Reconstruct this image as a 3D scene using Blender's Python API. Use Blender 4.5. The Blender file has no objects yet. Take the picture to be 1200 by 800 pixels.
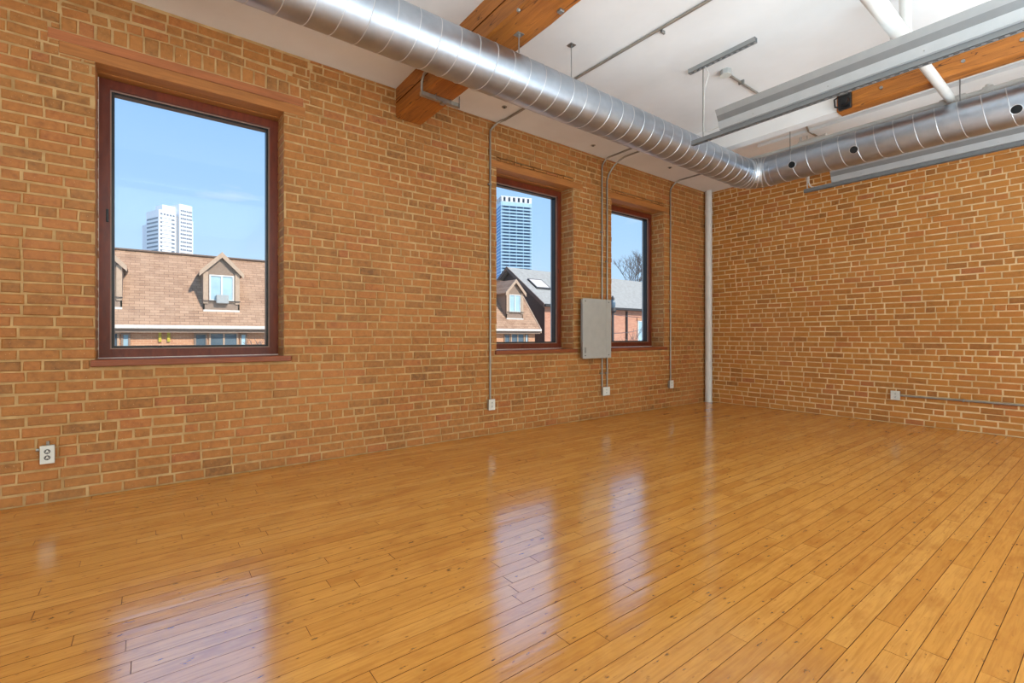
import bpy, math, random
import numpy as np
from mathutils import Vector, Matrix

# ------------------------------------------------------------------ camera, sky, sun, area lights, exposure
scene = bpy.context.scene
COL = scene.collection
CAM_X, CAM_H, YAW, FPX, HORIZON = 4.545, 1.15, math.radians(52.64), 556.0, 393.07
ROOM_L, CEIL = 7.82, 3.656                     # back wall y, ceiling height
ROOM_R, ROOM_F = 9.0, -4.0                     # unseen far side and front wall

cam_data = bpy.data.cameras.new('camera'); cam = bpy.data.objects.new('camera', cam_data); COL.objects.link(cam)
cam.location = (CAM_X, 0, CAM_H); cam.rotation_euler = (math.pi/2, 0, YAW)
cam_data.sensor_width = 36; cam_data.lens = FPX/1200*36
cam_data.shift_y = -(400-HORIZON)/1200
cam_data.clip_end = 2000; cam_data.clip_start = 0.02
scene.camera = cam

vs = scene.view_settings
vs.view_transform = 'Standard'; vs.look = 'None'; vs.gamma = 1; vs.use_curve_mapping = False
vs.exposure = 0.12

world = bpy.data.worlds.new('sky'); scene.world = world; world.use_nodes = True
nt = world.node_tree; nt.nodes.clear()
wo = nt.nodes.new('ShaderNodeOutputWorld'); bg = nt.nodes.new('ShaderNodeBackground')
tc = nt.nodes.new('ShaderNodeTexCoord'); sep = nt.nodes.new('ShaderNodeSeparateXYZ')
nt.links.new(tc.outputs['Generated'], sep.inputs[0])
ramp = nt.nodes.new('ShaderNodeValToRGB'); nt.links.new(sep.outputs['Z'], ramp.inputs[0])
e = ramp.color_ramp.elements
e[0].position = 0.0; e[0].color = (0.63, 0.80, 0.97, 1)
e[1].position = 1.0; e[1].color = (0.15, 0.36, 0.85, 1)
k = ramp.color_ramp.elements.new(0.2); k.color = (0.43, 0.67, 0.98, 1)
k = ramp.color_ramp.elements.new(0.45); k.color = (0.28, 0.53, 0.97, 1)
mp = nt.nodes.new('ShaderNodeMapping'); mp.inputs['Scale'].default_value = (2.2, 2.2, 9.0)
mp.inputs['Location'].default_value = (0.35, 0.1, 0.2)
nt.links.new(tc.outputs['Generated'], mp.inputs[0])
cn = nt.nodes.new('ShaderNodeTexNoise'); cn.inputs['Scale'].default_value = 1.6; cn.inputs['Detail'].default_value = 6
nt.links.new(mp.outputs[0], cn.inputs['Vector'])
cr = nt.nodes.new('ShaderNodeValToRGB'); nt.links.new(cn.outputs['Fac'], cr.inputs[0])
cr.color_ramp.elements[0].position = 0.66; cr.color_ramp.elements[1].position = 0.95
mixc = nt.nodes.new('ShaderNodeMix'); mixc.data_type = 'RGBA'
nt.links.new(cr.outputs[0], mixc.inputs['Factor']); nt.links.new(ramp.outputs[0], mixc.inputs['A'])
mixc.inputs['B'].default_value = (0.95, 0.97, 1.0, 1)
nt.links.new(mixc.outputs['Result'], bg.inputs['Color']); nt.links.new(bg.outputs[0], wo.inputs[0])
bg.inputs['Strength'].default_value = 1.06

sun_d = bpy.data.lights.new('sun', 'SUN'); sun = bpy.data.objects.new('sun', sun_d); COL.objects.link(sun)
sun_d.energy = 4.4; sun_d.angle = math.radians(0.6); sun_d.color = (1.0, 0.95, 0.88)
sun.rotation_euler = Vector((-0.80, -0.30, -0.66)).to_track_quat('-Z', 'Y').to_euler()
sun.location = (20, 20, 30)

def area(name, loc, direction, sx, sy, power, color=(1, 1, 1)):
    d = bpy.data.lights.new(name, 'AREA'); d.shape = 'RECTANGLE'; d.size = sx; d.size_y = sy
    d.energy = power; d.color = color
    o = bpy.data.objects.new(name, d); COL.objects.link(o); o.location = loc
    o.rotation_euler = Vector(direction).to_track_quat('-Z', 'Z').to_euler()
    return o
# added fill lights out of view
area('fill_front_side', (6.2, -3.9, 1.85), (-.1, 1, 0), 5.0, 3.0, 80, (0.74, 0.88, 1.0))
area('fill_far_side', (8.9, 5.4, 1.85), (-1, 0, 0), 4.2, 3.0, 100, (0.74, 0.88, 1.0))
area('fill_upward', (6.75, 0.7, 1.25), (0, 0, 1), 4.2, 8.8, 700, (0.68, 0.86, 1.0))

# ------------------------------------------------------------------ helpers
R = random.Random(7)

def ray(px, py):
    c, s = math.cos(YAW), math.sin(YAW)
    a = (px-600)/FPX; b = -(py-HORIZON)/FPX
    return Vector((c*a-s, s*a+c, b))
def on(px, py, axis, val):                     # the point of a pixel's ray on an axis-aligned plane
    r = ray(px, py); o = Vector((CAM_X, 0, CAM_H)); t = (val-o[axis])/r[axis]
    return o+r*t
def proj(x, y, z):
    c, s = math.cos(YAW), math.sin(YAW)
    x -= CAM_X; z -= CAM_H
    zc = -s*x+c*y; xc = c*x+s*y
    if zc < 0.05: return None
    return 600+FPX*xc/zc, HORIZON-FPX*z/zc

class MB:
    def __init__(s): s.v = []; s.f = []; s.m = []
    def add(s, vs, fs, mi=0):
        o = len(s.v); s.v += [tuple(q) for q in vs]; s.f += [[i+o for i in f] for f in fs]; s.m += [mi]*len(fs); return s
    def box(s, x0, y0, z0, x1, y1, z1, mi=0, mat=None):
        x0, x1 = min(x0, x1), max(x0, x1); y0, y1 = min(y0, y1), max(y0, y1); z0, z1 = min(z0, z1), max(z0, z1)
        vs = [Vector(q) for q in ((x0,y0,z0),(x1,y0,z0),(x1,y1,z0),(x0,y1,z0),(x0,y0,z1),(x1,y0,z1),(x1,y1,z1),(x0,y1,z1))]
        if mat: vs = [mat @ q for q in vs]
        return s.add(vs, [(0,3,2,1),(4,5,6,7),(0,1,5,4),(1,2,6,5),(2,3,7,6),(3,0,4,7)], mi)
    def bbox(s, x0, y0, z0, x1, y1, z1, b=0.004, mi=0):   # box with chamfered edges
        lo = (min(x0,x1), min(y0,y1), min(z0,z1)); hi = (max(x0,x1), max(y0,y1), max(z0,z1))
        vs = []; idx = {}
        for sx in (0,1):
            for sy in (0,1):
                for sz in (0,1):
                    sg = (sx, sy, sz)
                    for ax in range(3):
                        q = []
                        for k in range(3):
                            base = hi[k] if sg[k] else lo[k]
                            q.append(base if k == ax else base+(-b if sg[k] else b))
                        idx[(sg, ax)] = len(vs); vs.append(q)
        fs = []
        for ax in range(3):
            u, w = (ax+1) % 3, (ax+2) % 3
            for sd in (0,1):
                def key(a, c_):
                    sg = [0,0,0]; sg[ax] = sd; sg[u] = a; sg[w] = c_; return idx[(tuple(sg), ax)]
                q = [key(0,0), key(1,0), key(1,1), key(0,1)]
                fs.append(q if sd else q[::-1])
            for a in (0,1):
                for c_ in (0,1):
                    s0 = [0,0,0]; s1 = [0,0,0]; s0[ax] = 0; s1[ax] = 1; s0[u] = s1[u] = a; s0[w] = s1[w] = c_
                    q = [idx[(tuple(s0), u)], idx[(tuple(s1), u)], idx[(tuple(s1), w)], idx[(tuple(s0), w)]]
                    fs.append(q if (a == c_) else q[::-1])
        for sx in (0,1):
            for sy in (0,1):
                for sz in (0,1):
                    q = [idx[((sx,sy,sz), k)] for k in range(3)]
                    fs.append(q if (sx+sy+sz) % 2 else q[::-1])
        return s.add(vs, fs, mi)
    def tube(s, pts, r, n=10, cap=True, mi=0, rads=None):
        pts = [Vector(q) for q in pts]; rings = []
        t0 = (pts[1]-pts[0]).normalized()
        up = Vector((0,0,1)) if abs(t0.z) < 0.9 else Vector((1,0,0))
        nrm = t0.cross(up).normalized(); vs = []
        for i, q in enumerate(pts):
            if i == 0: t = pts[1]-pts[0]
            elif i == len(pts)-1: t = pts[-1]-pts[-2]
            else: t = (pts[i+1]-q).normalized()+(q-pts[i-1]).normalized()
            t.normalize()
            nrm = (nrm-t*nrm.dot(t))
            nrm = nrm.normalized() if nrm.length > 1e-6 else t.orthogonal().normalized()
            bn = t.cross(nrm); rr = rads[i] if rads else r
            for k in range(n):
                a = 2*math.pi*k/n; vs.append(q+(nrm*math.cos(a)+bn*math.sin(a))*rr)
        fs = []
        for i in range(len(pts)-1):
            for k in range(n):
                k2 = (k+1) % n; fs.append((i*n+k, i*n+k2, (i+1)*n+k2, (i+1)*n+k))
        if cap:
            fs.append(list(range(n))[::-1]); fs.append([(len(pts)-1)*n+k for k in range(n)])
        return s.add(vs, fs, mi)
    def extrude(s, poly, axis, a, b, cap=True, mi=0):     # closed polygon in the two other axes
        def P(q, t):
            r = [0,0,0]; r[axis] = t; o = [k for k in range(3) if k != axis]; r[o[0]] = q[0]; r[o[1]] = q[1]; return r
        n = len(poly); vs = [P(q, a) for q in poly]+[P(q, b) for q in poly]
        fs = [(i, (i+1) % n, n+(i+1) % n, n+i) for i in range(n)]
        if cap: fs += [list(range(n))[::-1], [n+i for i in range(n)]]
        return s.add(vs, fs, mi)
    def build(s, name, mat, parent=None, smooth=None, local=False):
        me = bpy.data.meshes.new(name); me.from_pydata(s.v, [], s.f); 
        mats = mat if isinstance(mat, (list, tuple)) else [mat]
        for m in mats: me.materials.append(m)
        if len(mats) > 1: me.polygons.foreach_set('material_index', s.m)
        import bmesh
        bm = bmesh.new(); bm.from_mesh(me); bmesh.ops.recalc_face_normals(bm, faces=bm.faces); bm.to_mesh(me); bm.free()
        if smooth is not None:
            me.shade_smooth(); 
            try: me.set_sharp_from_angle(angle=math.radians(smooth))
            except Exception: pass
        me.update()
        o = bpy.data.objects.new(name, me); COL.objects.link(o)
        if parent:
            o.parent = parent
            if not local: o.matrix_parent_inverse = Matrix.Translation(-parent.location) if parent.type == 'EMPTY' else parent.matrix_basis.inverted()
        return o

def thing(name, label, cat, loc=(0,0,0), group=None):
    o = bpy.data.objects.new(name, None); COL.objects.link(o); o.location = loc; o.empty_display_size = 0.1
    o['label'] = label; o['category'] = cat
    if group: o['group'] = group
    return o
def tag(o, label, cat, group=None):
    o['label'] = label; o['category'] = cat
    if group: o['group'] = group
    return o
def struct(o, label=None):
    o['kind'] = 'structure'
    if label: o['label'] = label
    return o

# ------------------------------------------------------------------ materials
def srgb(r, g, b):
    f = lambda c: (c/255/12.92) if c/255 <= 0.04045 else ((c/255+0.055)/1.055)**2.4
    return (f(r), f(g), f(b), 1)

class NT:
    def __init__(s, name):
        s.mat = bpy.data.materials.new(name); s.mat.use_nodes = True; s.t = s.mat.node_tree; s.t.nodes.clear()
        s.out = s.n('OutputMaterial'); s.p = s.n('BsdfPrincipled'); s.l(s.p.outputs[0], s.out.inputs[0])
    def n(s, ty, **kw):
        nd = s.t.nodes.new('ShaderNode'+ty)
        for k, v in kw.items(): setattr(nd, k, v)
        return nd
    def l(s, a, b): s.t.links.new(a, b)
    def pos(s, scale=(1,1,1), off=None):
        g = s.n('NewGeometry'); m = s.n('Mapping'); m.inputs['Scale'].default_value = scale; s.l(g.outputs['Position'], m.inputs[0])
        if off is not None: s.l(off, m.inputs['Location'])
        return m.outputs[0]
    def noise(s, vec, scale, detail=3, rough=0.5, dist=0.0):
        n = s.n('TexNoise'); n.inputs['Scale'].default_value = scale; n.inputs['Detail'].default_value = detail
        n.inputs['Roughness'].default_value = rough; n.inputs['Distortion'].default_value = dist
        if vec is not None: s.l(vec, n.inputs['Vector'])
        return n.outputs['Fac']
    def ramp(s, fac, stops, interp='LINEAR'):
        r = s.n('ValToRGB'); s.l(fac, r.inputs[0]); cr = r.color_ramp; cr.interpolation = interp
        cr.elements[0].position, cr.elements[0].color = stops[0][0], stops[0][1]
        cr.elements[1].position, cr.elements[1].color = stops[-1][0], stops[-1][1]
        for p_, c_ in stops[1:-1]:
            el = cr.elements.new(p_); el.color = c_
        return r.outputs[0]
    def mix(s, fac, a, b, mode='MIX'):
        m = s.n('Mix', data_type='RGBA', blend_type=mode)
        for val, key in ((fac, 'Factor'), (a, 'A'), (b, 'B')):
            if hasattr(val, 'is_output'): s.l(val, m.inputs[key])
            else: m.inputs[key].default_value = val
        return m.outputs['Result']
    def math(s, op, a, b=0.0):
        m = s.n('Math', operation=op)
        for i, val in enumerate((a, b)):
            if hasattr(val, 'is_output'): s.l(val, m.inputs[i])
            else: m.inputs[i].default_value = val
        return m.outputs[0]
    def bump(s, h, strength, dist=0.01):
        b = s.n('Bump'); b.inputs['Strength'].default_value = strength; b.inputs['Distance'].default_value = dist
        s.l(h, b.inputs['Height']); s.l(b.outputs[0], s.p.inputs['Normal'])
    def tone(s):                               # per-piece value: object property on pieces, face attribute on joined rest
        a = s.n('Attribute', attribute_type='OBJECT', attribute_name='tone'); b = s.n('Attribute', attribute_type='GEOMETRY', attribute_name='tone')
        return s.math('ADD', a.outputs['Fac'], b.outputs['Fac'])
    def set(s, **kw):
        for k, v in kw.items():
            key = k.replace('_', ' ')
            if hasattr(v, 'is_output'): s.l(v, s.p.inputs[key])
            else: s.p.inputs[key].default_value = v
        return s
W1 = (1,1,1,1); K0 = (0,0,0,1)

def plain(name, col, rough=0.6, metal=0.0, vary=0.06, scale=12, bump=0.0, spec=0.5):
    m = NT(name); f = m.noise(m.pos(), scale, 4)
    lo = tuple(c*(1-vary*1.6) for c in col[:3])+(1,); hi = tuple(min(1, c*(1+vary)) for c in col[:3])+(1,)
    m.set(Base_Color=m.ramp(f, [(0.3, lo), (0.7, hi)]), Roughness=rough, Metallic=metal, Specular_IOR_Level=spec)
    if bump: m.bump(m.noise(m.pos(), scale*6, 4), bump, 0.004)
    return m.mat

def brick_mat(name, stops, rough=0.62):
    m = NT(name); t = m.tone()
    base = m.ramp(t, stops)
    g = m.n('Combine' + 'XYZ'); sc = m.math('MULTIPLY', t, 37.0)
    for i in range(3): m.l(sc, g.inputs[i])
    v = m.pos((1,1,1), g.outputs[0])
    n1 = m.noise(v, 26, 5, 0.6); n2 = m.noise(m.pos(), 1.1, 3); n3 = m.noise(v, 120, 3)
    c = m.mix(m.ramp(n1, [(0.35, K0), (0.72, W1)]), base, m.mix(0.5, base, srgb(196, 128, 62)))
    c = m.mix(m.ramp(n1, [(0.2, W1), (0.42, K0)]), c, m.mix(0.45, base, srgb(112, 72, 34)))
    c = m.mix(m.ramp(n2, [(0.42, K0), (0.75, (0.35,)*3+(1,))]), c, srgb(205, 140, 75))
    c = m.mix(m.ramp(n3, [(0.68, K0), (0.76, W1)]), c, srgb(210, 170, 120))
    m.set(Base_Color=c, Roughness=rough, Specular_IOR_Level=0.45)
    m.bump(m.noise(v, 70, 5, 0.65), 0.35, 0.004)
    return m.mat

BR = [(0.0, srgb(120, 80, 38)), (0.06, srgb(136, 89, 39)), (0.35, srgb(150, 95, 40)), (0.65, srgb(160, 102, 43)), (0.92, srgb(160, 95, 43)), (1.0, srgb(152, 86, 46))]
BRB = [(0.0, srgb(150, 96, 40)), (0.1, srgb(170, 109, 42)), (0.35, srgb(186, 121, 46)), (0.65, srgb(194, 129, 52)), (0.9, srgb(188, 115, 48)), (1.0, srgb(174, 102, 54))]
M = {}
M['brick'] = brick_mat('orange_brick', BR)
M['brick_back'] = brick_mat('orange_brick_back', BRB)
def mortar(name, a, b):
    m = NT(name); n = m.noise(m.pos(), 9, 5)
    m.set(Base_Color=m.ramp(n, [(0.3, a), (0.7, b)]), Roughness=0.9, Specular_IOR_Level=0.2)
    m.bump(m.noise(m.pos(), 160, 4), 0.5, 0.004); return m.mat
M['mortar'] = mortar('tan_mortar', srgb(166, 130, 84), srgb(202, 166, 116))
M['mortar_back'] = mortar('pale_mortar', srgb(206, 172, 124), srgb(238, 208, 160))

def floor_mat():
    m = NT('varnished_maple_plank'); t = m.tone()
    g = m.n('CombineXYZ'); sc = m.math('MULTIPLY', t, 53.0)
    for i in range(3): m.l(sc, g.inputs[i])
    grain = m.noise(m.pos((28, 1.6, 1), g.outputs[0]), 3.0, 6, 0.6, 0.6)
    blot = m.noise(m.pos((5, 2.2, 1), g.outputs[0]), 1.7, 4, 0.6)
    base = m.ramp(t, [(0.0, srgb(210, 142, 58)), (0.3, srgb(217, 150, 64)), (0.7, srgb(223, 156, 68)), (1.0, srgb(228, 164, 78))])
    c = m.mix(m.ramp(grain, [(0.34, W1), (0.58, K0)]), base, m.mix(0.35, base, srgb(150, 84, 20)))
    c = m.mix(m.ramp(blot, [(0.5, K0), (0.76, (0.6,)*3+(1,))]), c, srgb(168, 96, 28))
    fleck = m.noise(m.pos((20, 7, 1), g.outputs[0]), 2.6, 3, 0.5)
    c = m.mix(m.ramp(fleck, [(0.655, K0), (0.74, (0.75,)*3+(1,))]), c, srgb(112, 60, 20))
    wear = m.noise(m.pos((1, 1, 1)), 0.8, 4, 0.6)
    rough = m.ramp(wear, [(0.3, (0.13,)*3+(1,)), (0.75, (0.20,)*3+(1,))])
    m.set(Base_Color=c, Roughness=rough, IOR=4.0, Specular_IOR_Level=0.5)
    hgt = m.math('ADD', m.math('MULTIPLY', m.noise(m.pos((10, 1.5, 1)), 1.6, 3), 0.8), m.math('MULTIPLY', m.noise(m.pos(), 90, 3), 0.03))
    m.bump(hgt, 0.10, 0.02)
    return m.mat
M['plank'] = floor_mat()
M['floor_gap'] = plain('floor_gap', srgb(92, 50, 18), 0.8, spec=0.1)
def wood(name, a, b, axis_scale, rough=0.55, crack=True):
    m = NT(name); gr = m.noise(m.pos(axis_scale), 2.4, 6, 0.62, 0.8); bl = m.noise(m.pos(tuple(q*0.25 for q in axis_scale)), 1.3, 4)
    c = m.ramp(gr, [(0.25, a), (0.75, b)])
    c = m.mix(m.ramp(bl, [(0.5, K0), (0.85, (0.5,)*3+(1,))]), c, tuple(q*0.55 for q in a[:3])+(1,))
    if crack:
        cr_ = m.noise(m.pos(tuple(q*0.8 for q in axis_scale)), 1.0, 2, 0.4, 1.0)
        c = m.mix(m.ramp(cr_, [(0.492, K0), (0.498, W1), (0.502, W1), (0.508, K0)]), c, srgb(66, 32, 10))
    m.set(Base_Color=c, Roughness=rough); m.bump(gr, 0.35, 0.006); return m.mat
M['beam'] = wood('stained_beam_timber', srgb(140, 80, 24), srgb(192, 118, 42), (1.2, 14, 14))
M['lintel'] = wood('stained_lintel_timber', srgb(150, 92, 40), srgb(188, 120, 56), (16, 1.2, 16), 0.6, False)
M['lintel_red'] = wood('reddish_lintel_timber', srgb(156, 92, 50), srgb(188, 112, 62), (16, 1.2, 16), 0.6, False)
M['mahogany'] = wood('mahogany_window_frame', srgb(94, 37, 19), srgb(128, 56, 28), (10, 10, 2), 0.38, False)
M['sillwood'] = wood('mahogany_window_sill', srgb(116, 56, 26), srgb(156, 82, 40), (14, 1.4, 14), 0.42, False)
M['black'] = plain('black_sash_metal', srgb(24, 23, 24), 0.4)
M['hole'] = plain('dark_opening', srgb(8, 8, 8), 0.9)
M['bead'] = plain('pale_glazing_bead', srgb(168, 140, 124), 0.5)
M['caulk'] = plain('white_caulk', srgb(222, 214, 204), 0.6)
def ceiling_mat():
    m = NT('white_painted_ceiling'); n = m.noise(m.pos(), 1.3, 4); n2 = m.noise(m.pos((1, 3, 1)), 5, 4)
    c = m.ramp(n, [(0.3, srgb(228, 227, 224)), (0.7, srgb(240, 240, 238))]); m.set(Base_Color=c, Roughness=0.7, Specular_IOR_Level=0.3)
    m.bump(n2, 0.06, 0.02); return m.mat
M['ceiling'] = ceiling_mat()
M['white_paint'] = plain('white_paint', srgb(216, 213, 206), 0.45, vary=0.03)
M['plaster'] = plain('pale_plaster', srgb(206, 196, 180), 0.8)
def galv():
    m = NT('galvanised_duct_steel'); n = m.noise(m.pos(), 7, 4, 0.6); n2 = m.noise(m.pos((1.5, 1.5, 1.5)), 2.2, 3)
    m.set(Base_Color=m.ramp(n, [(0.3, srgb(166, 175, 186)), (0.7, srgb(184, 192, 202))]), Metallic=1.0,
          Roughness=m.ramp(n2, [(0.3, (0.36,)*3+(1,)), (0.7, (0.40,)*3+(1,))]))
    return m.mat
M['duct'] = galv()
M['seam'] = plain('duct_seam_steel', srgb(214, 216, 218), 0.4, 0.8)
M['steel'] = plain('zinc_steel', srgb(160, 160, 156), 0.42, 0.9)
M['conduit'] = plain('steel_conduit', srgb(166, 162, 152), 0.42, 0.75)
M['grey_paint'] = plain('grey_enamel', srgb(170, 171, 168), 0.45, 0.0, 0.03)
M['fixture'] = plain('grey_fixture_sheet', srgb(178, 180, 180), 0.45, 0.2, 0.03)
M['fixture_mid'] = plain('grey_fixture_flare', srgb(156, 158, 157), 0.45, 0.2, 0.03)
M['fixture_dark'] = plain('grey_fixture_edge', srgb(128, 130, 130), 0.45, 0.25, 0.03)
M['panel'] = plain('grey_panel_enamel', srgb(172, 171, 164), 0.42, 0.0, 0.03)
M['plate'] = plain('outlet_plate', srgb(216, 214, 204), 0.4, 0.0, 0.03)
M['socket'] = plain('outlet_socket', srgb(92, 90, 84), 0.5)
M['socket_dark'] = plain('outlet_slot', srgb(20, 20, 20), 0.6)
def glass():
    m = NT('window_glass'); tr = m.n('BsdfTransparent'); gl = m.n('BsdfGlossy'); gl.inputs['Roughness'].default_value = 0.0
    lw = m.n('LayerWeight'); lw.inputs['Blend'].default_value = 0.5
    fac = m.math('ADD', m.math('MULTIPLY', m.math('POWER', lw.outputs['Facing'], 5.0), 0.5), 0.015); mx = m.n('MixShader')
    tr.inputs['Color'].default_value = (0.97, 0.985, 0.98, 1)
    m.l(fac, mx.inputs[0]); m.l(tr.outputs[0], mx.inputs[1]); m.l(gl.outputs[0], mx.inputs[2]); m.l(mx.outputs[0], m.out.inputs[0])
    m.t.nodes.remove(m.p); return m.mat
M['glass'] = glass()

# ------------------------------------------------------------------ the room shell
WZ0, WZ1 = 0.974, 3.123
WINS = [(-0.314, 0.941), (3.24, 4.503), (5.263, 6.521)]
REV = 0.235                                    # depth of the reveal
MORTAR = -0.002
slab = MB()
ys = [ROOM_F-0.4]+[q for w in WINS for q in w]+[ROOM_L+0.4]
for i in range(0, len(ys)-1, 2): slab.box(-0.42, ys[i], -0.3, MORTAR, ys[i+1], CEIL+0.3)
for a, b in WINS:
    slab.box(-0.42, a, -0.3, MORTAR, b, WZ0-0.05); slab.box(-0.42, a, WZ1+0.13, MORTAR, b, CEIL+0.3)
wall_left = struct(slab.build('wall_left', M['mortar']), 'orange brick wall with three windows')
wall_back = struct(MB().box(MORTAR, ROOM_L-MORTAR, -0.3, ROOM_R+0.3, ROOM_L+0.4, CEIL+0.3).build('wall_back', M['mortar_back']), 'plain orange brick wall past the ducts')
wall_right = struct(MB().box(ROOM_R, ROOM_F-0.4, -0.3, ROOM_R+0.3, ROOM_L, CEIL+0.3).build('wall_right', M['plaster']))
wall_front = struct(MB().box(MORTAR, ROOM_F-0.4, -0.3, ROOM_R, ROOM_F, CEIL+0.3).build('wall_front', M['plaster']))
floor = struct(MB().box(MORTAR, ROOM_F, -0.3, ROOM_R, ROOM_L-MORTAR, -0.004).build('floor', M['floor_gap']), 'varnished orange maple plank floor')
ceiling = struct(MB().box(MORTAR, ROOM_F, CEIL, ROOM_R, ROOM_L-MORTAR, CEIL+0.3).build('ceiling', M['ceiling']), 'white painted ceiling')

# ------------------------------------------------------------------ bricks
COURSE, BLEN, JOINT = 0.0755, 0.205, 0.0110

def brick_variant(w, h, seed):
    r = random.Random(seed); d = 0.022; ch = 0.005
    j = lambda a: r.uniform(-a, a)
    back = [(-w/2, d, -h/2), (w/2, d, -h/2), (w/2, d, h/2), (-w/2, d, h/2)]
    mid = [(x+j(.0025), ch+j(.0015), z+j(.0025)) for x, _, z in back]
    fr = [(x*(1-2*ch/w)+j(.0015), j(.0016), z*(1-2*ch/h)+j(.0015)) for x, _, z in back]
    vs = back+mid+fr; fs = []
    for k in range(4):
        k2 = (k+1) % 4; fs += [(k, k2, 4+k2, 4+k), (4+k, 4+k2, 8+k2, 8+k)]
    fs.append((8, 9, 10, 11))
    return vs, fs
VAR = {'s': [], 'h': []}
for i in range(7): VAR['s'].append(brick_variant(BLEN-JOINT, COURSE-JOINT, 100+i))
for i in range(5): VAR['h'].append(brick_variant(BLEN/2-JOINT, COURSE-JOINT, 200+i))
NOM = {'s': BLEN-JOINT, 'h': BLEN/2-JOINT}
def shared_mesh(name, var, mat):
    me = bpy.data.meshes.new(name); me.from_pydata(var[0], [], var[1]); me.materials.append(mat); me.update(); return me

def courses(u0, u1, z0, z1, holes, rnd):
    """rows of (uc, zc, w, h, tone) bricks on a wall stretch; holes are (ua, ub, za, zb)"""
    out = []; n = int(math.ceil((z1-z0)/COURSE))
    for i in range(n):
        a, b = z0+i*COURSE, min(z0+(i+1)*COURSE, z1)
        if b-a < 0.03: continue
        hdr = (i % 7 == 5)
        u = u0-rnd.uniform(0, .03)-(BLEN/2 if i % 2 else 0)
        if hdr: u = u0-rnd.uniform(0, .05)
        cells = []
        while u < u1:
            q = rnd.random()
            w = BLEN/2 if (hdr and q < 0.85) or (not hdr and q < 0.13) else (BLEN*0.75 if q > 0.95 else BLEN)
            w *= rnd.uniform(0.95, 1.05); cells.append((u, u+w)); u += w
        for (p, q) in cells:
            p, q = max(p, u0), min(q, u1)
            if q-p < 0.02: continue
            segs = [(p, q, a, b)]
            for (ha, hb, za, zb) in holes:
                ns = []
                for (s0, s1, c0, c1) in segs:
                    if s1 <= ha or s0 >= hb or c1 <= za or c0 >= zb: ns.append((s0, s1, c0, c1)); continue
                    if s0 < ha: ns.append((s0, ha+JOINT*0.5, c0, c1))
                    if s1 > hb: ns.append((hb-JOINT*0.5, s1, c0, c1))
                    m0, m1 = max(s0, ha), min(s1, hb)
                    if c0 < za: ns.append((m0, m1, c0, za))
                    if c1 > zb: ns.append((m0, m1, zb, c1))
                segs = ns
            for (s0, s1, c0, c1) in segs:
                w, h = s1-s0-JOINT, c1-c0-JOINT
                if w < 0.015 or h < 0.012: continue
                out.append(((s0+s1)/2, (c0+c1)/2+rnd.uniform(-.0015, .0015), w*rnd.uniform(.985, 1.01), h*rnd.uniform(.93, 1.03), rnd.random()))
    return out

def place_bricks(wall, lst, mat, limit=300):
    """lst: (matrix without scale, w, h, tone); the limit that show largest become parts, the rest one joined part"""
    ms = {k: [shared_mesh('brick', v, mat) for v in VAR[k]] for k in VAR}
    sc = []
    for it in lst:
        mt, w, h, tone = it; c = mt.translation; pr = proj(*c)
        s_ = 0
        if pr and -10 < pr[0] < 1210 and -10 < pr[1] < 810:
            ux = mt @ Vector((w/2, 0, 0)); vx = mt @ Vector((0, 0, h/2)); a = proj(*ux); b = proj(*vx)
            if a and b: s_ = abs((a[0]-pr[0])*(b[1]-pr[1])-(a[1]-pr[1])*(b[0]-pr[0]))
        sc.append(s_)
    order = sorted(range(len(lst)), key=lambda i: -sc[i])
    rest_v = []; rest_f = []; rest_t = []
    for n_, i in enumerate(order):
        mt, w, h, tone = lst[i]; kind = 's' if w > 0.14 else 'h'; vi = int(tone*9973) % len(VAR[kind])
        full = mt @ Matrix.Diagonal((w/NOM[kind], 1, h/(COURSE-JOINT), 1))
        if n_ < limit and sc[i] > 0:
            o = bpy.data.objects.new('brick', ms[kind][vi]); COL.objects.link(o); o.parent = wall; o.matrix_basis = full; o['tone'] = tone
        else:
            vs, fs = VAR[kind][vi]; b0 = len(rest_v)
            rest_v += [tuple(full @ Vector(q)) for q in vs]; rest_f += [[k+b0 for k in f] for f in fs]; rest_t += [tone]*len(fs)
    me = bpy.data.meshes.new('bricks'); me.from_pydata(rest_v, [], rest_f); me.materials.append(mat)
    at = me.attributes.new('tone', 'FLOAT', 'FACE'); at.data.foreach_set('value', rest_t); me.update()
    o = bpy.data.objects.new('bricks', me); COL.objects.link(o); o.parent = wall; o['kind'] = 'stuff'; o['label'] = 'smaller looking orange bricks of the wall'

ROTL = Matrix.Rotation(math.pi/2, 4, 'Z')
rb = random.Random(21)
holes = []
LINT = []
for a, b in WINS:
    holes.append((a, b, WZ0-0.05, WZ1)); holes.append((a-0.03, b+0.06, WZ0-0.052, WZ0+0.002))
    LINT.append((a-(0.19 if a < 0 else 0.10), b+0.175, WZ1, WZ1+0.085)); holes.append(LINT[-1])
# the relieving arch above the first window: a second reddish timber and a curved row of headers
TIM2 = (-0.56, 1.10, WZ1+0.088, WZ1+0.158); holes.append(TIM2)
ARC = (-0.50, 1.16)
holes.append((ARC[0], ARC[1], WZ1+0.16, CEIL+.1))
BL = []
def left_brick(u, z, w, h, t, rot=0.0, pr=None):
    mt = Matrix.Translation((0.003+(pr if pr is not None else rb.uniform(-.003, .003)), u, z)) @ ROTL @ Matrix.Rotation(rot+rb.uniform(-.006, .006), 4, 'Y')
    BL.append((mt, w, h, t))
for (u, z, w, h, t) in courses(-2.2, ROOM_L-0.012, 0.0, CEIL, holes, rb): left_brick(u, z, w, h, t)
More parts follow.
